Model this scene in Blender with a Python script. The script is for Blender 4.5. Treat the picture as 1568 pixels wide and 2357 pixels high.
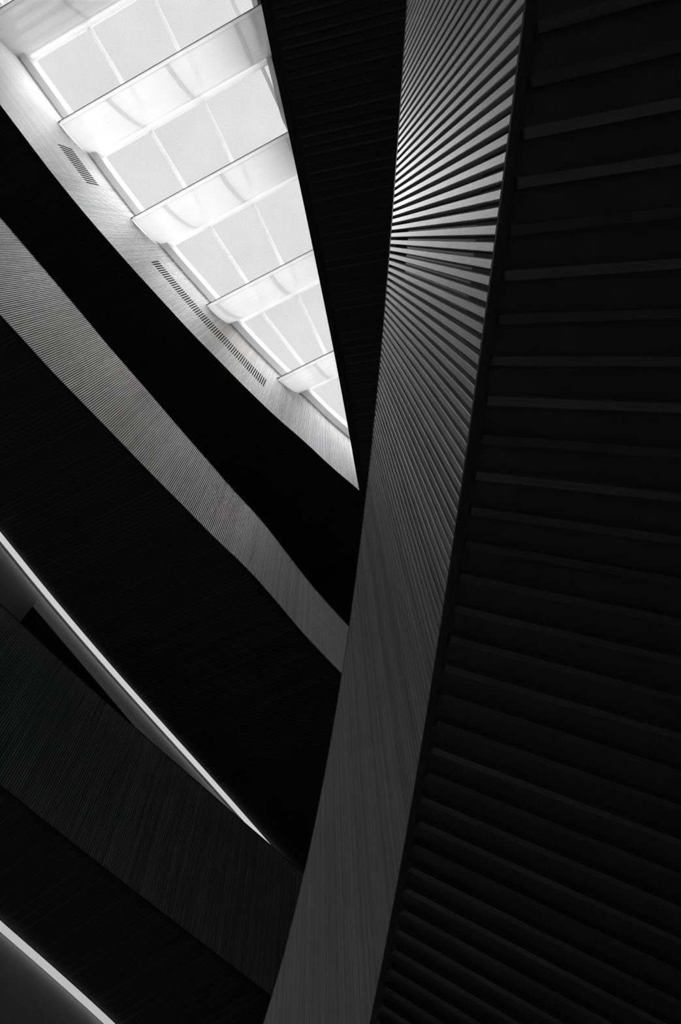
import bpy, bmesh, math, random
from mathutils import Vector, Matrix
random.seed(7)
for o in list(bpy.data.objects):
    bpy.data.objects.remove(o, do_unlink=True)
SC = bpy.context.scene
COL = SC.collection

# ------------------------------------------------------------------ camera
CZ = 1.5                                   # eye height above the ground floor
FPX, CX, CY = 1600.0, 784.0, 1178.5        # focal length / centre, 1568 x 2357 frame
ZX, ZY = 744.0, 549.0                      # where the verticals converge (zenith)
zc = Vector((ZX - CX, CY - ZY, FPX)).normalized()          # (right, up, forward)
yc = (Vector((0, 0, 1)) - zc * zc.z).normalized()
xc = -yc.cross(zc)
right = Vector((xc.x, yc.x, zc.x)); up = Vector((xc.y, yc.y, zc.y)); fwd = Vector((xc.z, yc.z, zc.z))
cam = bpy.data.cameras.new('camera')
cam.sensor_fit = 'VERTICAL'; cam.sensor_height = 36.0; cam.lens = FPX / 2357.0 * 36.0
cam.clip_start = 0.01; cam.clip_end = 200
camo = bpy.data.objects.new('camera', cam); COL.objects.link(camo)
m = Matrix.Identity(4)
for r in range(3):
    m[r][0], m[r][1], m[r][2] = right[r], up[r], -fwd[r]
m.translation = Vector((0, 0, CZ))
camo.matrix_world = m
SC.camera = camo

# ------------------------------------------------------------------ sky, sun, exposure
w = bpy.data.worlds.new('sky'); SC.world = w; w.use_nodes = True
w.node_tree.nodes['Background'].inputs[0].default_value = (1, 1, 1, 1)
w.node_tree.nodes['Background'].inputs[1].default_value = 1.0
def sunlamp(name, energy, angle, d):
    l = bpy.data.lights.new(name, 'SUN'); l.energy = energy; l.angle = math.radians(angle)
    o = bpy.data.objects.new(name, l); COL.objects.link(o)
    d = Vector(d).normalized()                             # towards the light
    o.rotation_euler = d.to_track_quat('Z', 'Y').to_euler(); o.location = d * 40
SUN_E, DOME_E = 1.7, 15.0
sunlamp('sun', SUN_E, 5.0, (-5.3, -1.88, 16.7))            # direct sun through thin cloud
sunlamp('added_sky_fill', DOME_E, 94.0, (.56, -.48, .68))       # added broad sky fill, tilted to brighten the far bands
vs = SC.view_settings
vs.view_transform = 'Standard'; vs.look = 'None'; vs.exposure = 0.0; vs.gamma = 1.0
vs.use_curve_mapping = False

# ------------------------------------------------------------------ materials
def newmat(name):
    mt = bpy.data.materials.new(name); mt.use_nodes = True
    nt = mt.node_tree; nt.nodes.clear()
    return mt, nt, nt.nodes.new('ShaderNodeOutputMaterial')
def plain(name, v, rough=0.7, spec=0.2, noise=0.0, nscale=8.0):
    mt, nt, out = newmat(name)
    b = nt.nodes.new('ShaderNodeBsdfPrincipled')
    b.inputs['Base Color'].default_value = (v, v, v, 1); b.inputs['Roughness'].default_value = rough
    b.inputs['Specular IOR Level'].default_value = spec
    tc = nt.nodes.new('ShaderNodeTexCoord'); n = nt.nodes.new('ShaderNodeTexNoise')
    n.inputs['Scale'].default_value = nscale; n.inputs['Detail'].default_value = 4
    nt.links.new(tc.outputs['Object'], n.inputs['Vector'])
    mr = nt.nodes.new('ShaderNodeMapRange')
    mr.inputs['To Min'].default_value = v * (1 - noise); mr.inputs['To Max'].default_value = v * (1 + noise)
    nt.links.new(n.outputs['Fac'], mr.inputs['Value']); nt.links.new(mr.outputs['Result'], b.inputs['Base Color'])
    nt.links.new(b.outputs[0], out.inputs[0])
    return mt
def wood(name, v, rnd=0.16, rough=0.5, spec=0.35, seg=9.0):
    """pale timber: grain along the length, short glued lengths of slightly different tone"""
    mt, nt, out = newmat(name)
    N = nt.nodes.new; L = nt.links.new
    b = N('ShaderNodeBsdfPrincipled'); b.inputs['Roughness'].default_value = rough
    b.inputs['Specular IOR Level'].default_value = spec
    tc = N('ShaderNodeTexCoord'); oi = N('ShaderNodeObjectInfo')
    off = N('ShaderNodeMath'); off.operation = 'MULTIPLY'; off.inputs[1].default_value = 57.0
    L(oi.outputs['Random'], off.inputs[0])
    cb = N('ShaderNodeCombineXYZ'); L(off.outputs[0], cb.inputs[2])
    ad = N('ShaderNodeVectorMath'); ad.operation = 'ADD'; L(tc.outputs['Object'], ad.inputs[0]); L(cb.outputs[0], ad.inputs[1])
    mp = N('ShaderNodeMapping'); mp.inputs['Scale'].default_value = (260, 260, 22); L(ad.outputs[0], mp.inputs['Vector'])
    n = N('ShaderNodeTexNoise'); n.inputs['Scale'].default_value = 1.0; n.inputs['Detail'].default_value = 5
    L(mp.outputs[0], n.inputs['Vector'])
    sx = N('ShaderNodeSeparateXYZ'); L(ad.outputs[0], sx.inputs[0])
    ms = N('ShaderNodeMath'); ms.operation = 'MULTIPLY'; ms.inputs[1].default_value = seg; L(sx.outputs[2], ms.inputs[0])
    fl = N('ShaderNodeMath'); fl.operation = 'FLOOR'; L(ms.outputs[0], fl.inputs[0])
    wn = N('ShaderNodeTexWhiteNoise'); wn.noise_dimensions = '1D'; L(fl.outputs[0], wn.inputs['W'])
    def mr(src, a, c):
        q = N('ShaderNodeMapRange'); q.inputs['To Min'].default_value = a; q.inputs['To Max'].default_value = c
        L(src, q.inputs['Value']); return q.outputs['Result']
    def mul(a, c):
        q = N('ShaderNodeMath'); q.operation = 'MULTIPLY'; L(a, q.inputs[0]); L(c, q.inputs[1]); return q.outputs[0]
    g = mul(mr(n.outputs['Fac'], 0.74, 1.26), mr(wn.outputs['Value'], 0.93, 1.07))
    g = mul(g, mr(oi.outputs['Random'], v * (1 - rnd), v * (1 + rnd)))
    L(g, b.inputs['Base Color'])
    bp = N('ShaderNodeBump'); bp.inputs['Strength'].default_value = 0.06; bp.inputs['Distance'].default_value = 0.001
    L(n.outputs['Fac'], bp.inputs['Height']); L(bp.outputs[0], b.inputs['Normal'])
    L(b.outputs[0], out.inputs[0])
    return mt
def emit(name, v):
    mt, nt, out = newmat(name)
    e = nt.nodes.new('ShaderNodeEmission'); e.inputs[1].default_value = v
    nt.links.new(e.outputs[0], out.inputs[0]); return mt
def glazing(name):
    """frosted roof glass: lets the sky through, tinted, with a fine speckle"""
    mt, nt, out = newmat(name)
    N = nt.nodes.new; L = nt.links.new
    tc = N('ShaderNodeTexCoord')
    n = N('ShaderNodeTexNoise'); n.inputs['Scale'].default_value = 38; n.inputs['Detail'].default_value = 6
    n2 = N('ShaderNodeTexNoise'); n2.inputs['Scale'].default_value = 0.9
    L(tc.outputs['Object'], n.inputs['Vector']); L(tc.outputs['Object'], n2.inputs['Vector'])
    a = N('ShaderNodeMapRange'); a.inputs['From Min'].default_value = .3; a.inputs['From Max'].default_value = .7
    a.inputs['To Min'].default_value = 0.845; a.inputs['To Max'].default_value = 0.885
    b = N('ShaderNodeMapRange'); b.inputs['To Min'].default_value = 0.96; b.inputs['To Max'].default_value = 1.04
    L(n.outputs['Fac'], a.inputs['Value']); L(n2.outputs['Fac'], b.inputs['Value'])
    mu = N('ShaderNodeMath'); mu.operation = 'MULTIPLY'; L(a.outputs[0], mu.inputs[0]); L(b.outputs[0], mu.inputs[1])
    t = N('ShaderNodeBsdfTransparent'); L(mu.outputs[0], t.inputs[0]); L(t.outputs[0], out.inputs[0])
    return mt
def membrane(name, v, tr):
    mt, nt, out = newmat(name)
    N = nt.nodes.new; L = nt.links.new
    d = N('ShaderNodeBsdfDiffuse'); d.inputs[0].default_value = (v, v, v, 1)
    t = N('ShaderNodeBsdfTranslucent'); t.inputs[0].default_value = (tr, tr, tr, 1)
    mx = N('ShaderNodeAddShader'); L(d.outputs[0], mx.inputs[0]); L(t.outputs[0], mx.inputs[1]); L(mx.outputs[0], out.inputs[0])
    return mt
M = dict(
    slat=wood('pale_timber', 0.62),
    slat_shaded=wood('shade_darkened_timber', 0.105, rnd=0.3, rough=0.7, spec=0.1, seg=2.0),  # slat timber again, its colour darkened to carry the underside's shade
    back=plain('fascia_board', 0.085, noise=0.25),
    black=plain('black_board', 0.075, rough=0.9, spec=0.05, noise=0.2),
    rim=plain('dark_edge_trim', 0.05, rough=0.8, spec=0.1),
    cap=plain('cap_rail_paint', 0.42, rough=0.5),
    slot=plain('vent_black', 0.015, rough=0.9, spec=0.0),
    plaster=plain('ceiling_plaster', 0.45, rough=0.9, spec=0.05, noise=0.03, nscale=3),
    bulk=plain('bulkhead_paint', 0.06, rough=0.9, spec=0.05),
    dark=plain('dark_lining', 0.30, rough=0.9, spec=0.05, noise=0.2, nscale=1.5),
    floor=plain('pale_floor', 0.78, rough=0.8, spec=0.1, noise=0.2, nscale=1.0),
    white=membrane('white_frame', 0.40, 0.41),
    grey=membrane('grey_frame', 0.40, 0.55),
    line=plain('dark_gasket', 0.10, rough=0.7),
    glass=glazing('frosted_glass'),
    fabric=membrane('white_membrane', 0.40, 0.495),
    seam=membrane('membrane_seam', 0.37, 0.45),
    led=emit('led_lens', 0.60), led2=emit('led_lens_far', 0.50), hidden_glow=emit('added_ceiling_glow', 6.5),
)

# ------------------------------------------------------------------ helpers
def link(name, me, mat=None, parent=None):
    o = bpy.data.objects.new(name, me); COL.objects.link(o)
    if mat is not None and me is not None and not me.materials: me.materials.append(mat)
    if parent is not None: o.parent = parent
    return o
def mesh(name, V, F):
    me = bpy.data.meshes.new(name); me.from_pydata([tuple(v) for v in V], [], F)
    bm = bmesh.new(); bm.from_mesh(me); bmesh.ops.recalc_face_normals(bm, faces=bm.faces); bm.to_mesh(me); bm.free()
    return me
def thing(name, loc, label, cat, group=None):
    o = bpy.data.objects.new(name, None); COL.objects.link(o); o.location = loc; o.empty_display_size = 0.2
    o['label'] = label; o['category'] = cat
    if group: o['group'] = group
    return o
def part(name, me, mat, root):
    """mesh given in world coordinates, child of an Empty standing at root.location"""
    o = link(name, me, mat, root); o.location = -root.location
    return o
def sub(name, me, mat, par):
    return link(name, me, mat, par)          # par's world matrix is the identity
def structure(name, me, mat, parent=None):
    o = link(name, me, mat, parent); o['kind'] = 'structure'; return o
def V2(p): return Vector((p[0], p[1]))
class Curve:
    """plan curve, arc-length parameterised"""
    def __init__(s, pts, smooth=2):
        P = [V2(p) for p in pts]
        for _ in range(smooth):
            Q = [P[0]]
            for i in range(1, len(P) - 1):
                Q += [P[i] * .75 + P[i - 1] * .25, P[i] * .75 + P[i + 1] * .25] if 0 < i < len(P) - 1 else []
            Q.append(P[-1]); P = Q
        s.P = P; s.S = [0.0]
        for a, b in zip(P, P[1:]): s.S.append(s.S[-1] + (b - a).length)
        s.L = s.S[-1]
    def at(s, d):
        d = min(max(d, 0.0), s.L); lo, hi = 0, len(s.S) - 1
        while hi - lo > 1:
            mid = (lo + hi) // 2
            if s.S[mid] <= d: lo = mid
            else: hi = mid
        a, b = s.P[lo], s.P[hi]; t = (d - s.S[lo]) / max(1e-9, s.S[hi] - s.S[lo])
        return a.lerp(b, t)
    def tan(s, d, e=0.25):
        return (s.at(d + e) - s.at(d - e)).normalized()
    def samples(s, step):
        n = max(2, int(s.L / step) + 1)
        return [s.L * i / (n - 1) for i in range(n)]
def offset(c, d, off, side):
    t = c.tan(d); n = Vector((t.y, -t.x)) * side      # side +1: to the right of travel
    return c.at(d) + n * off
def ribbon(c, off0, off1, z0, z1, side, step=0.15, d0=0.0, d1=None):
    """curved bar: section off0..off1 (towards the void +) by z0..z1 along the curve"""
    d1 = c.L if d1 is None else d1
    n = max(2, int((d1 - d0) / step) + 1)
    V, F = [], []
    for i in range(n):
        d = d0 + (d1 - d0) * i / (n - 1)
        a = offset(c, d, off0, side); b = offset(c, d, off1, side)
        za = z0(d) if callable(z0) else z0; zb = z1(d) if callable(z1) else z1
        V += [(a.x, a.y, za + CZ), (b.x, b.y, za + CZ), (b.x, b.y, zb + CZ), (a.x, a.y, zb + CZ)]
    for i in range(n - 1):
        k = 4 * i
        for j in range(4): F.append((k + j, k + (j + 1) % 4, k + 4 + (j + 1) % 4, k + 4 + j))
    F += [(3, 2, 1, 0), (4 * n - 4, 4 * n - 3, 4 * n - 2, 4 * n - 1)]
    return mesh('bar', V, F)
def strip(A, B, z0, z1):
    """horizontal slab between two plan polylines of equal length"""
    V, F = [], []
    for a, b in zip(A, B):
        V += [(a.x, a.y, z0 + CZ), (b.x, b.y, z0 + CZ), (b.x, b.y, z1 + CZ), (a.x, a.y, z1 + CZ)]
    n = len(A)
    for i in range(n - 1):
        k = 4 * i
        for j in range(4): F.append((k + j, k + (j + 1) % 4, k + 4 + (j + 1) % 4, k + 4 + j))
    F += [(3, 2, 1, 0), (4 * n - 4, 4 * n - 3, 4 * n - 2, 4 * n - 1)]
    return mesh('slab', V, F)
def prism(name, prof):
    """unit-height prism from a plan profile"""
    n = len(prof)
    V = [(x, y, 0) for x, y in prof] + [(x, y, 1) for x, y in prof]
    F = [tuple(range(n))[::-1], tuple(range(n, 2 * n))] + [(i, (i + 1) % n, n + (i + 1) % n, n + i) for i in range(n)]
    return mesh(name, V, F)
SW, SD, CH = 0.0180, 0.026, 0.0016          # slat width, depth, chamfer
SLAT = prism('slat', [(-SW/2, 0), (SW/2, 0), (SW/2, SD - CH), (SW/2 - CH, SD), (-SW/2 + CH, SD), (-SW/2, SD - CH)])
SLAT.materials.append(M['slat'])
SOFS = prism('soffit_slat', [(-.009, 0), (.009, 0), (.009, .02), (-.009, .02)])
SOFS.materials.append(M['slat_shaded'])
def merged(name, objs_tf, src, mat):
    V, F = [], []
    sv = [v.co.copy() for v in src.vertices]; sf = [tuple(p.vertices) for p in src.polygons]
    for tf in objs_tf:
        k = len(V); V += [tf @ v for v in sv]; F += [tuple(k + i for i in f) for f in sf]
    me = bpy.data.meshes.new(name); me.from_pydata(V, [], F); me.materials.append(mat); return me
def slat_matrices(c, side, pitch, z0, z1, d0=0.0, d1=None):
    d1 = c.L if d1 is None else d1
    out = []
    n = int((d1 - d0) / pitch)
    for i in range(n):
        d = d0 + pitch * (i + .5); t = c.tan(d); nv = Vector((t.y, -t.x)) * side
        p = c.at(d) - nv * SD
        a = (z0(d) if callable(z0) else z0) + .002; b = z1(d) if callable(z1) else z1
        mt = Matrix(((nv.y, nv.x, 0, p.x), (-nv.x, nv.y, 0, p.y), (0, 0, b - a, a + CZ), (0, 0, 0, 1)))
        out.append((d, mt))
    return out
def fascia(root, c, side, z0, z1, zback, pitch=0.0297, maxparts=300, d0=0.0, d1=None, allstuff=False):
    fb = part('fascia', ribbon(c, -SD - .04, -SD, z0 + .012, zback, side), M['back'], root)
    ms = slat_matrices(c, side, pitch, z0, z1, d0, d1)
    if allstuff: keep, rest = [], ms
    else:
        order = sorted(range(len(ms)), key=lambda i: ms[i][1].translation.xy.length)
        ks = set(order[:maxparts]); keep = [ms[i] for i in range(len(ms)) if i in ks]; rest = [ms[i] for i in range(len(ms)) if i not in ks]
    for d, mt in keep:
        o = sub('slat', SLAT, None, fb); o.matrix_local = mt
    if rest:
        o = sub('slat_row', merged('slat_row', [mt for d, mt in rest], SLAT, M['slat']), None, fb); o['kind'] = 'stuff'
    return fb
def ray_hit(p, v, poly):
    best = None
    for a, b in zip(poly, poly[1:]):
        e = b - a; den = v.x * -e.y + v.y * e.x
        if abs(den) < 1e-9: continue
        q = a - p; t = (q.x * -e.y + q.y * e.x) / den; u = (v.x * q.y - v.y * q.x) / den
        if t > 0.05 and -1e-6 <= u <= 1 + 1e-6 and (best is None or t < best): best = t
    return best
def soffit_slats(par, c, side, z, pitch, dirf, length, inset=0.03, stop=None, d0=0.0, d1=None):
    d1 = c.L if d1 is None else d1
    for i in range(int((d1 - d0) / pitch)):
        d = d0 + pitch * (i + .5); e = c.at(d); v = dirf(d, e).normalized()
        L = length
        if stop is not None:
            h = ray_hit(e, v, stop)
            if h is None: continue
            L = min(L, h - 0.02)
        p = e + v * inset; L -= inset
        if L < .2: continue
        # local z runs along v, local y points down
        nx = Vector((v.y, -v.x))
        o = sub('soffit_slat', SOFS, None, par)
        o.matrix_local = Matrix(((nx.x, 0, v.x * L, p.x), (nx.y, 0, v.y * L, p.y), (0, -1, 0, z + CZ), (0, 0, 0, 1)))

# ------------------------------------------------------------------ levels (above the camera)
A1, T1 = 1.36, 3.46
A2, T2 = 5.74, 7.84
A3 = 9.30
A4, T4 = 15.0, 19.45
Z0, Z1 = 18.5, 19.45                        # lower / upper edge of the skylight beams
th = math.radians(-22.4)
AD = Vector((math.cos(th), math.sin(th))); BD = Vector((-math.sin(th), math.cos(th)))   # along / across the beams
def ST(s, t): return AD * s + BD * t

xR = lambda y: 0.3158943 - 0.1180931*y - 0.0135637*y*y - 0.000581*y**3
cR = Curve([(xR(y), y) for y in [-1.4 + .25*i for i in range(31)]], 0)                 # to y = 6.1
x3 = lambda y: -6.5214176 + 0.403489*y + 0.0387152*y*y - 0.00152953*y**3
c3 = Curve([(x3(y), y) for y in [3.3 + .25*i for i in range(30)]], 0)
c2 = Curve([(-5.75,-1.75),(-5.26,-.97),(-4.72,-.14),(-4.188,.654),(-3.937,1.024),(-3.703,1.382),(-3.41,1.789),(-3.027,2.318),(-2.616,2.896),(-2.195,3.46),(-1.925,3.837),(-1.734,4.081),(-1.563,4.293),(-1.349,4.583),(-1.259,4.721),(-1.032,5.079),(-.682,5.649),(-.462,5.967),(-.144,6.408),(.55,7.35)], 1)
C1P = [(-7.8,-5.95),(-7.26,-5.03),(-6.79,-4.245),(-6.30,-3.42),(-5.861,-2.683),(-5.569,-2.192),(-5.308,-1.753),(-5.04,-1.319),(-4.609,-.664),(-3.929,.281),(-3.543,.792),(-2.887,1.662),(-2.523,2.099),(-2.067,2.662),(-1.717,3.076),(-1.286,3.571),(-.657,4.215),(-.178,4.766),(.459,5.404),(.95,5.95)]
c1 = Curve(C1P + [(2.3,7.45),(4.2,9.6)], 1)
cN = Curve([(-.95,-5.2),(-.60,-3.2),(-.325,-1.546),(-.277,-1.199),(-.156,-.429),(-.046,.318),(.057,1.058),(.176,2.068),(.31,3.2),(.45,4.4)], 1)
def T3z(d):
    x = max(-5.3, min(.3, c2.at(d).x))
    return 0.0103047*x**3 + 0.0685629*x*x - 0.0825631*x + 11.079345

# ------------------------------------------------------------------ shell
X0, X1, Y0, Y1 = -24.0, 14.0, -32.0, 26.0
ROOF = Z1 + 0.12
def boxmesh(x0, x1, y0, y1, z0, z1):
    V = [(x, y, z) for z in (z0, z1) for y in (y0, y1) for x in (x0, x1)]
    return mesh('box', V, [(0,1,3,2),(4,5,7,6),(0,1,5,4),(2,3,7,6),(0,2,6,4),(1,3,7,5)])
structure('floor', boxmesh(X0, X1, Y0, Y1, -0.2, 0), M['floor'])
HT = ROOF + CZ + 0.3
structure('wall_left', boxmesh(X0 - .3, X0, Y0, Y1, 0, HT), M['dark'])
structure('wall_right', boxmesh(X1, X1 + .3, Y0, Y1, 0, HT), M['dark'])
structure('wall_back', boxmesh(X0, X1, Y0 - .3, Y0, 0, HT), M['dark'])
structure('wall_front', boxmesh(X0, X1, Y1, Y1 + .3, 0, HT), M['dark'])
curbL = [(-1.95,-8.6),(-4.8,-7.44),(-7.1,-6.5),(-7.36,-5.9)] + [(x + .05, y - .03) for x, y in C1P[1:]]  # unseen upper end cut short to reduce light on the bands
curbR = [(-1.9,-8.55),(-1.72,-7.6),(-1.38,-6.1),(-.93,-3.84),(-.69,-2.53),(.75,-.15),(1.9,1.9),(2.55,3.9),(2.4,5.6),(1.0,6.02)]  # unseen right side bulged outward to let more light onto the far bands
cL = Curve(curbL, 1); cRt = Curve(curbR, 1)
hole = [cL.at(d) for d in cL.samples(.6)] + [cRt.at(d) for d in cRt.samples(.6)][::-1][1:]
bm = bmesh.new()
def loop(P, z):
    vs_ = [bm.verts.new((p[0], p[1], z)) for p in P]
    return [bm.edges.new((vs_[i], vs_[(i + 1) % len(vs_)])) for i in range(len(vs_))]
ed = loop([(X0, Y0), (X1, Y0), (X1, Y1), (X0, Y1)], ROOF + CZ) + loop(hole, ROOF + CZ)
bmesh.ops.triangle_fill(bm, use_beauty=True, edges=ed)
ret = bmesh.ops.extrude_face_region(bm, geom=bm.faces[:])
bmesh.ops.translate(bm, vec=(0, 0, .3), verts=[g for g in ret['geom'] if isinstance(g, bmesh.types.BMVert)])
bmesh.ops.recalc_face_normals(bm, faces=bm.faces)
rm = bpy.data.meshes.new('roof'); bm.to_mesh(rm); bm.free()
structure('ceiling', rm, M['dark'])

# ------------------------------------------------------------------ near balcony overhead (right)
def pts(c, step=.3): return [c.at(d) for d in c.samples(step)]
root = thing('balcony', (xR(0), 0, A1 + CZ), 'nearest curved balcony at right with fanning pale timber slats and black underside', 'balcony', 'slatted balconies around the void')
fascia(root, cR, -1, A1, T1 - .006, T1 - .47)
part('cap_rail', ribbon(cR, -SD, .002, T1 - .006, T1, -1), M['cap'], root)
part('edge_trim', ribbon(cR, -.016, 0, A1 - .012, A1, -1), M['rim'], root)
P = pts(cR); Q = [Vector((11.0, p.y * 1.9 + .3)) for p in P]
P2 = [offset(cR, d, -.016, -1) for d in cR.samples(.3)]
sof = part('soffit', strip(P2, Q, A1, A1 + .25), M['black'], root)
FAN = Vector((-1.75, .1))
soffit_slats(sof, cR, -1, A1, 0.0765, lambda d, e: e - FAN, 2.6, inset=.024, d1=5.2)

# ------------------------------------------------------------------ near balcony one level higher (centre, seen from beneath)
root = thing('balcony', (-.05, .3, A2 + CZ), 'black slatted underside of the upper near balcony between skylight and pale slats', 'balcony', 'slatted balconies around the void')
fascia(root, cN, -1, A2, T2, T2 - .4, allstuff=True)
part('edge_trim', ribbon(cN, -.05, 0, A2 - .02, A2, -1), M['rim'], root)
part('cap_rail', ribbon(cN, -SD, .002, T2, T2 + .008, -1), M['cap'], root)
P2 = [offset(cN, d, -.05, -1) for d in cN.samples(.3)]
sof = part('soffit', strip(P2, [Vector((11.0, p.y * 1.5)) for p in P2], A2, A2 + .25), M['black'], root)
def dirN(d, e):
    a = math.radians(-9.7 + (e.y + 1.5) * 2.1); return Vector((math.cos(a), math.sin(a)))
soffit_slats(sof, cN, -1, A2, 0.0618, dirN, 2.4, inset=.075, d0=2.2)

# ------------------------------------------------------------------ far balconies (left), lights and ceilings
def far_slab(rootobj, cl, z, out, L):
    P = [cl.at(d) for d in cl.samples(.4)]
    return P, [p + out * L for p in P]
OUT = Vector((-.86, .51))
def linear_light(cl, z, label, mat, joints, dcut=.06):
    """proud ceiling luminaire: lens facing down, plus an added hidden glow strip on the ceiling side"""
    mid = cl.at(cl.L * .5)
    r = thing('linear_light', (mid.x, mid.y, z + CZ), label, 'light strip', 'linear lights under the far balconies')
    part('housing', ribbon(cl, -.066, .004, z - .006, z + .04, 1), M['black'], r)
    js = [0.0] + joints + [cl.L]
    for a, b in zip(js, js[1:]):
        part('lens', ribbon(cl, -.062, 0, z - .055, z - .006, 1, d0=a + .002, d1=b - .002), mat, r)
    part('added_glow_strip', ribbon(cl, -.066, -.0625, z - .036, z - .006, 1), M['hidden_glow'], r)  # added emitter hidden behind the lens, brightens the ceiling
    part('shadow_gap_trim', ribbon(cl, -.128, -.067, z - .004, z + .03, 1), M['black'], r)

# level three ---------------------------------------------------------------
cLED3 = Curve([(-6.35,.4),(-5.65,2.05),(-5.30,2.80),(-4.898,3.624),(-4.469,4.531),(-4.002,5.455),(-3.497,6.409),(-2.953,7.393),(-2.372,8.443),(-1.591,9.894),(-.9,11.2)], 1)
root = thing('balcony', (-2.3, 3.3, A3 + CZ), 'middle far balcony, grey lit slat band between two black undersides', 'balcony', 'slatted balconies around the void')
fascia(root, c2, 1, A3, lambda d: T3z(d) - .008, lambda d: T3z(d) - .3)
part('cap_rail', ribbon(c2, -SD, .004, lambda d: T3z(d) - .008, T3z, 1), M['cap'], root)
part('edge_trim', ribbon(c2, -.05, 0, A3 - .02, A3, 1), M['rim'], root)
n = 40
E2 = [offset(c2, c2.L * i / (n-1), -.05, 1) for i in range(n)]
L3 = [offset(cLED3, cLED3.L * i / (n-1), .005, 1) for i in range(n)]
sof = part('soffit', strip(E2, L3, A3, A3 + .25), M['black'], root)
soffit_slats(sof, c2, 1, A3, 0.0625, lambda d, e: Vector((-.924, .383)), 4.0, inset=.07, stop=L3, d0=1.2)
linear_light(cLED3, A3, 'long bright ceiling light strip under the middle far balcony', M['led'], [cLED3.L*0.338, cLED3.L*0.505, cLED3.L*.75])
G = [offset(cLED3, d, -.10, 1) for d in cLED3.samples(.4)]
part('floor_slab', strip(G, [p + OUT * 9 for p in G], A3, A3 + .25), M['plaster'], root)
b0 = Vector((-4.629, 4.788)); bu = (Vector((-4.222, 5.606)) - b0).normalized(); bv = (Vector((-4.858, 5.029)) - b0).normalized()
q = [b0, b0 + bu * 5.0, b0 + bu * 5.0 + bv * 3.5, b0 + bv * 3.5]
V = [(p.x, p.y, A3 - .15 + CZ) for p in q] + [(p.x, p.y, A3 - .002 + CZ) for p in q]
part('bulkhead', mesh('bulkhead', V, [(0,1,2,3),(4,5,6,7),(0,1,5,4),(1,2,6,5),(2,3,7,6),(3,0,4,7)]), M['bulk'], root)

# level two -----------------------------------------------------------------
cLED2 = Curve([(-5.75,3.7),(-5.0,5.35),(-4.56,6.19),(-4.154,6.966),(-3.801,7.618),(-3.429,8.332),(-3.166,8.86),(-2.5,10.25),(-1.6,12.2)], 1)
root = thing('balcony', (-2.6, 6.5, A2 + CZ), 'lowest far balcony, wide dim slat band under the long light strip', 'balcony', 'slatted balconies around the void')
fascia(root, c3, 1, A2, T2 - .008, T2 - .3)
part('cap_rail', ribbon(c3, -SD, .004, T2 - .008, T2, 1), M['rim'], root)
part('edge_trim', ribbon(c3, -.05, 0, A2 - .02, A2, 1), M['rim'], root)
E3 = [offset(c3, c3.L * i / (n-1), -.05, 1) for i in range(n)]
L2 = [offset(cLED2, cLED2.L * i / (n-1), .005, 1) for i in range(n)]
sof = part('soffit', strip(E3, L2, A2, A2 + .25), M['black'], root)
soffit_slats(sof, c3, 1, A2, 0.124, lambda d, e: Vector((-.815, .579)), 4.0, inset=.07, stop=L2)
linear_light(cLED2, A2, 'short bright ceiling light strip in the bottom left corner', M['led2'], [cLED2.L*.3, cLED2.L*.75])
G = [offset(cLED2, d, -.10, 1) for d in cLED2.samples(.4)]
part('floor_slab', strip(G, [p + OUT * 9 for p in G], A2, A2 + .25), M['plaster'], root)

# level four, up to the roof -------------------------------------------------
root = thing('balcony', (-3.7, .5, A4 + CZ), 'topmost far balcony, brightest slat band running along the skylight', 'balcony', 'slatted balconies around the void')
fascia(root, c1, 1, A4, T4 - .05, T4 + .1, d1=c1.L - 4.6)
part('edge_trim', ribbon(c1, -.08, 0, A4 - .03, A4, 1), M['rim'], root)
E1 = [offset(c1, d, -.08, 1) for d in c1.samples(.4)]
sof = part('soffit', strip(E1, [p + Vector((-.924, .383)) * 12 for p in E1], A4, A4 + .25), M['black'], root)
soffit_slats(sof, c1, 1, A4, 0.0625, lambda d, e: Vector((-.924, .383)), 5.0, inset=.1, d0=2.0)
# air slots between the slats of that band
SLOT = prism('vent_slot', [(-.013, 0), (.013, 0), (.013, .027), (-.013, .027)]); SLOT.materials.append(M['slot'])
def vent(d0, n, zf, label):
    p = c1.at(d0)
    r = thing('air_vent', (p.x, p.y, zf(0)[0] + CZ), label, 'vent', 'slotted air vents in the top balcony')
    k0 = int(d0 / .0297)
    for i in range(n):
        d = (k0 + 2 * i + 1) * .0297
        t = c1.tan(d); nv = Vector((t.y, -t.x)); q = c1.at(d) - nv * (SD - .002)
        a, b = zf(i / max(1, n - 1))
        o = link('slot', SLOT, None, r)
        o.matrix_local = Matrix.Translation(-r.location) @ Matrix(((nv.y, nv.x, 0, q.x), (-nv.x, nv.y, 0, q.y), (0, 0, b - a, a + CZ), (0, 0, 0, 1)))
def arc_of(c, x, y):
    v = Vector((x, y)); return min((c.L * i / 3000 for i in range(3001)), key=lambda d: (c.at(d) - v).length)
vent(arc_of(c1, -5.59, -2.24), 16, lambda u: (17.03, 17.93), 'short slotted dark air vent in bright slat band, upper left')
vent(arc_of(c1, -3.88, .22), 63, lambda u: (16.9 - .45*u, 17.62 - .32*u), 'long row of dark air slots in bright slat band beside skylight')

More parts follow.
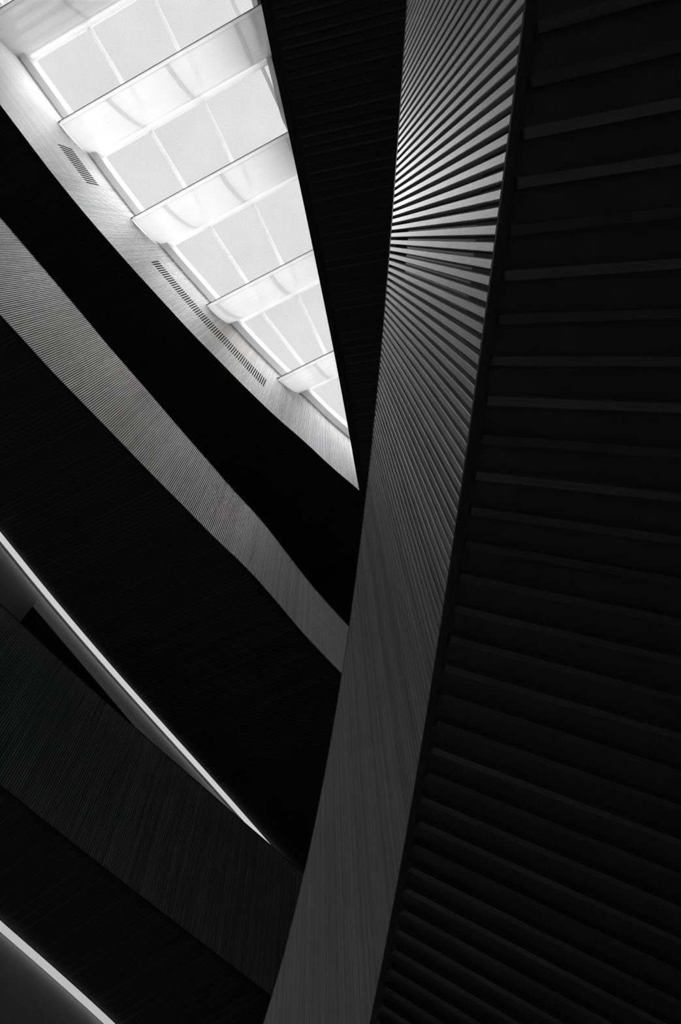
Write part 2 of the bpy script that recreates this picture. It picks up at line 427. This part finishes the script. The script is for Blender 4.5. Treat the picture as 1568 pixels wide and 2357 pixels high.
# ------------------------------------------------------------------ skylight
def sleft(t):      # left curb position along the beams at offset t
    best = None
    for a, b in zip(cL.P, cL.P[1:]):
        ta, tb = a.dot(BD), b.dot(BD)
        if min(ta, tb) <= t <= max(ta, tb) and abs(tb - ta) > 1e-9:
            p = a.lerp(b, (t - ta) / (tb - ta)); best = p.dot(AD)
    return best
def sright(t):
    best = None
    for a, b in zip(cRt.P, cRt.P[1:]):
        ta, tb = a.dot(BD), b.dot(BD)
        if min(ta, tb) <= t <= max(ta, tb) and abs(tb - ta) > 1e-9:
            p = a.lerp(b, (t - ta) / (tb - ta)); best = p.dot(AD)
    return best
T0 = [-.3961, -.2668, -.1322, .0066, .1392]           # lower edges / Z0
TU = [-.3402, -.2140, -.0835, .0440, .1710]           # upper edges / Z1
SL0 = [-.262, -.238, -.216, -.183, -.141]             # left tips / Z0
SU0 = [-.240, -.218, -.191, -.161, -.120]
ORD = ['topmost white curved skylight baffle, cut off by the upper left corner',
       'second white curved skylight baffle from the top of the skylight',
       'middle white curved skylight baffle of five',
       'fourth white curved skylight baffle from the top, above the long vent row',
       'lowest and shortest white curved skylight baffle near the skylight tip']
NA = 8
def beam(k):
    ta, tb = T0[k] * Z0, TU[k] * Z1; dz = Z1 - Z0
    sa, sb = SL0[k] * Z0, SU0[k] * Z1
    ra, rb = sright(ta) + .25, sright(tb) + .10
    base = ST((sa + ra) / 2, ta)
    r = thing('skylight_baffle', (base.x, base.y, Z0 + CZ), ORD[k], 'baffle', 'curved white baffles across the skylight')
    def P(u, f):          # u 0..1 along the beam, f 0..1 over the arc
        a = f * math.pi / 2
        t = ta + (tb - ta) * math.sin(a); z = Z0 + dz * (1 - math.cos(a))
        s0 = sa + (sb - sa) * f; s1 = ra + (rb - ra) * f
        return s0, s1, t, z
    def shell(sA, sB, f0, f1, thick, name, mat):
        # sA/sB: functions of f giving s; a curved sheet with thickness
        V, F = [], []
        for j in range(NA + 1):
            f = f0 + (f1 - f0) * j / NA
            _, _, t, z = P(0, f)
            a = f * math.pi / 2
            nt, nz = math.sin(a) * 1.0, -math.cos(a)          # outward (towards the room)
            for off in (0, thick):
                for s in (sA(f), sB(f)):
                    p = ST(s, t - nt * off); V.append((p.x, p.y, z + CZ - nz * off))
        for j in range(NA):
            i = 4 * j
            F += [(i, i+1, i+5, i+4), (i+2, i+6, i+7, i+3), (i, i+4, i+6, i+2), (i+1, i+3, i+7, i+5)]
        F += [(0, 2, 3, 1), (4*NA, 4*NA+1, 4*NA+3, 4*NA+2)]
        return part(name, mesh(name, V, F), mat, r)
    js = [s for s in (-.172, -.086, 0.012, .10) if SL0[k] + .01 < s and s * Z0 < ra - .1]
    lim = [lambda f: P(0, f)[0]]
    for s in js: lim.append(lambda f, s=s: s * Z0 * (1 - .132 * f))
    lim.append(lambda f: P(0, f)[1])
    g = .045
    for i in range(len(lim) - 1):
        lo = lim[i]; hi = lim[i + 1]
        A_ = (lambda f, lo=lo: lo(f) + g) if i > 0 else lo
        B_ = (lambda f, hi=hi: hi(f) - g) if i < len(lim) - 2 else hi
        shell(A_, B_, .07, .93, .02, 'panel', M['fabric'])
    for i in range(1, len(lim) - 1):
        shell(lambda f, q=lim[i]: q(f) - g, lambda f, q=lim[i]: q(f) + g, .07, .93, .018, 'seam_strip', M['seam'])
    shell(lambda f: P(0, f)[0], lambda f: P(0, f)[1], 0.0, .07, .02, 'lower_trim', M['grey'])
    shell(lambda f: P(0, f)[0], lambda f: P(0, f)[1], .93, 1.0, .04, 'upper_trim', M['grey'])
    # thin dark gasket on the lower edge
    pa, pb = ST(sa, ta - .012), ST(ra, ta - .012); n_ = BD * .012
    V = [(p.x, p.y, z + CZ) for z in (Z0 - .004, Z0 + .05) for p in (pa, pb, pb + n_, pa + n_)]
    part('gasket', mesh('gasket', V, [(0,1,2,3),(4,5,6,7),(0,1,5,4),(1,2,6,5),(2,3,7,6),(3,0,4,7)]), M['line'], r)
    # pin that carries the tip
    ps = ST(sa - .10, ta); pe = ST(sa + .02, ta)
    V = []
    for p in (ps, pe):
        for j in range(6):
            a = j * math.pi / 3; V.append((p.x + BD.x * .02 * math.cos(a), p.y + BD.y * .02 * math.cos(a), Z0 + .04 + CZ + .02 * math.sin(a)))
    part('pin', mesh('pin', V, [tuple(range(6)), tuple(range(6, 12))] + [(j, (j+1) % 6, 6 + (j+1) % 6, 6 + j) for j in range(6)]), M['line'], r)
for k in range(5): beam(k)

def quad_box(P4, z0, z1, name):
    V = [(p.x, p.y, z0 + CZ) for p in P4] + [(p.x, p.y, z1 + CZ) for p in P4]
    return mesh(name, V, [(0,1,2,3),(4,5,6,7),(0,1,5,4),(1,2,6,5),(2,3,7,6),(3,0,4,7)])
BAYL = ['corner bay of frosted skylight glass above the topmost baffle',
        'bay of frosted skylight glass between the first and second baffles',
        'bay of frosted skylight glass between the second and third baffles',
        'bay of frosted skylight glass between the third and fourth baffles',
        'bay of frosted skylight glass between the fourth and fifth baffles',
        'triangular last bay of frosted glass at the skylight tip']
MULL = [[], [(-.149,-.331,-.144,-.266)], [(-.140,-.206,-.134,-.131)], [(-.129,-.080,-.118,.006)], [(-.118,.051,-.100,.137)], []]
ZP = Z1 + .06
def bay(i):
    tA = TU[i-1] * Z1 if i > 0 else -8.45
    tB = TU[i] * Z1 - .02 if i < 5 else .30 * Z1
    fr = .10
    sm = []
    if MULL[i]:
        a = MULL[i][0]; sm.append(lambda t, a=a: Z1 * (a[0] + (a[2] - a[0]) * (t / Z1 - a[1]) / (a[3] - a[1])))
    sm += [lambda t, s=s: s * Z1 for s in (-.0645, .0195, .1035, .19)]
    if i == 0: sm = [lambda t, s=s: s * Z1 for s in (-.40, -.316, -.232, -.148, -.0645, .0195, .1035, .19, .27, .36)]
    ts = [tA, tB] if i else [tA + (tB - tA) * j / 8 for j in range(9)]
    base = ST(sm[0](tB), tB)
    r = thing('skylight_bay', (base.x, base.y, ZP + CZ), BAYL[i], 'skylight', 'glass bays of the skylight')
    def clampseg(lo, hi, t):
        l, h = sleft(t), sright(t)
        if l is None or h is None: return None
        return max(lo, l), min(hi, h)
    for t0, t1 in zip(ts, ts[1:]):
        e = 1e-3
        l0, h0 = sleft(t0 + e) , sright(t0 + e); l1, h1 = sleft(t1 - e), sright(t1 - e)
        if l0 is None: l0 = sleft(t0 + 1.0) or l1
        if h0 is None: h0 = sright(t0 + 1.0) or h1
        if l1 is None or h1 is None:
            l1 = l1 if l1 is not None else -.055 * Z1; h1 = h1 if h1 is not None else l1 + .05
        cuts0 = [l0] + [f(t0) for f in sm if l0 + .12 < f(t0) < h0 - .05 or l1 + .12 < f(t1) < h1 - .05] + [h0]
        cuts1 = [l1] + [f(t1) for f in sm if l0 + .12 < f(t0) < h0 - .05 or l1 + .12 < f(t1) < h1 - .05] + [h1]
        for j in range(len(cuts0) - 1):
            a0, a1 = max(l0, min(cuts0[j], h0)), max(l0, min(cuts0[j+1], h0)); b0_, b1_ = max(l1, min(cuts1[j], h1)), max(l1, min(cuts1[j+1], h1))
            g = .035
            if a1 - a0 < .08 and b1_ - b0_ < .08: continue
            P4 = [ST(a0 + g, t0 + fr), ST(a1 - g, t0 + fr), ST(b1_ - g, t1), ST(b0_ + g, t1)]
            part('pane', quad_box(P4, ZP, ZP + .012, 'pane'), M['glass'], r)
            if j > 0:
                P4 = [ST(a0 - .045, t0 + fr), ST(a0 + .045, t0 + fr), ST(b0_ + .045, t1), ST(b0_ - .045, t1)]
                part('mullion', quad_box(P4, ZP - .05, ZP + .05, 'mullion'), M['white'], r)
        P4 = [ST(l0, t0), ST(h0, t0), ST(h0, t0 + fr), ST(l0, t0 + fr)]
        part('transom', quad_box(P4, ZP - .04, ZP + .05, 'transom'), M['white'], r)
for i in range(6): bay(i)

# white curbs round the opening
structure('trim_1', ribbon(cL, -.03, .13, Z1 - .26, ROOF + .3, 1, d0=0), M['white'])
structure('trim_2', ribbon(cRt, -.02, .10, Z1 - .12, ROOF + .3, -1), M['white'])
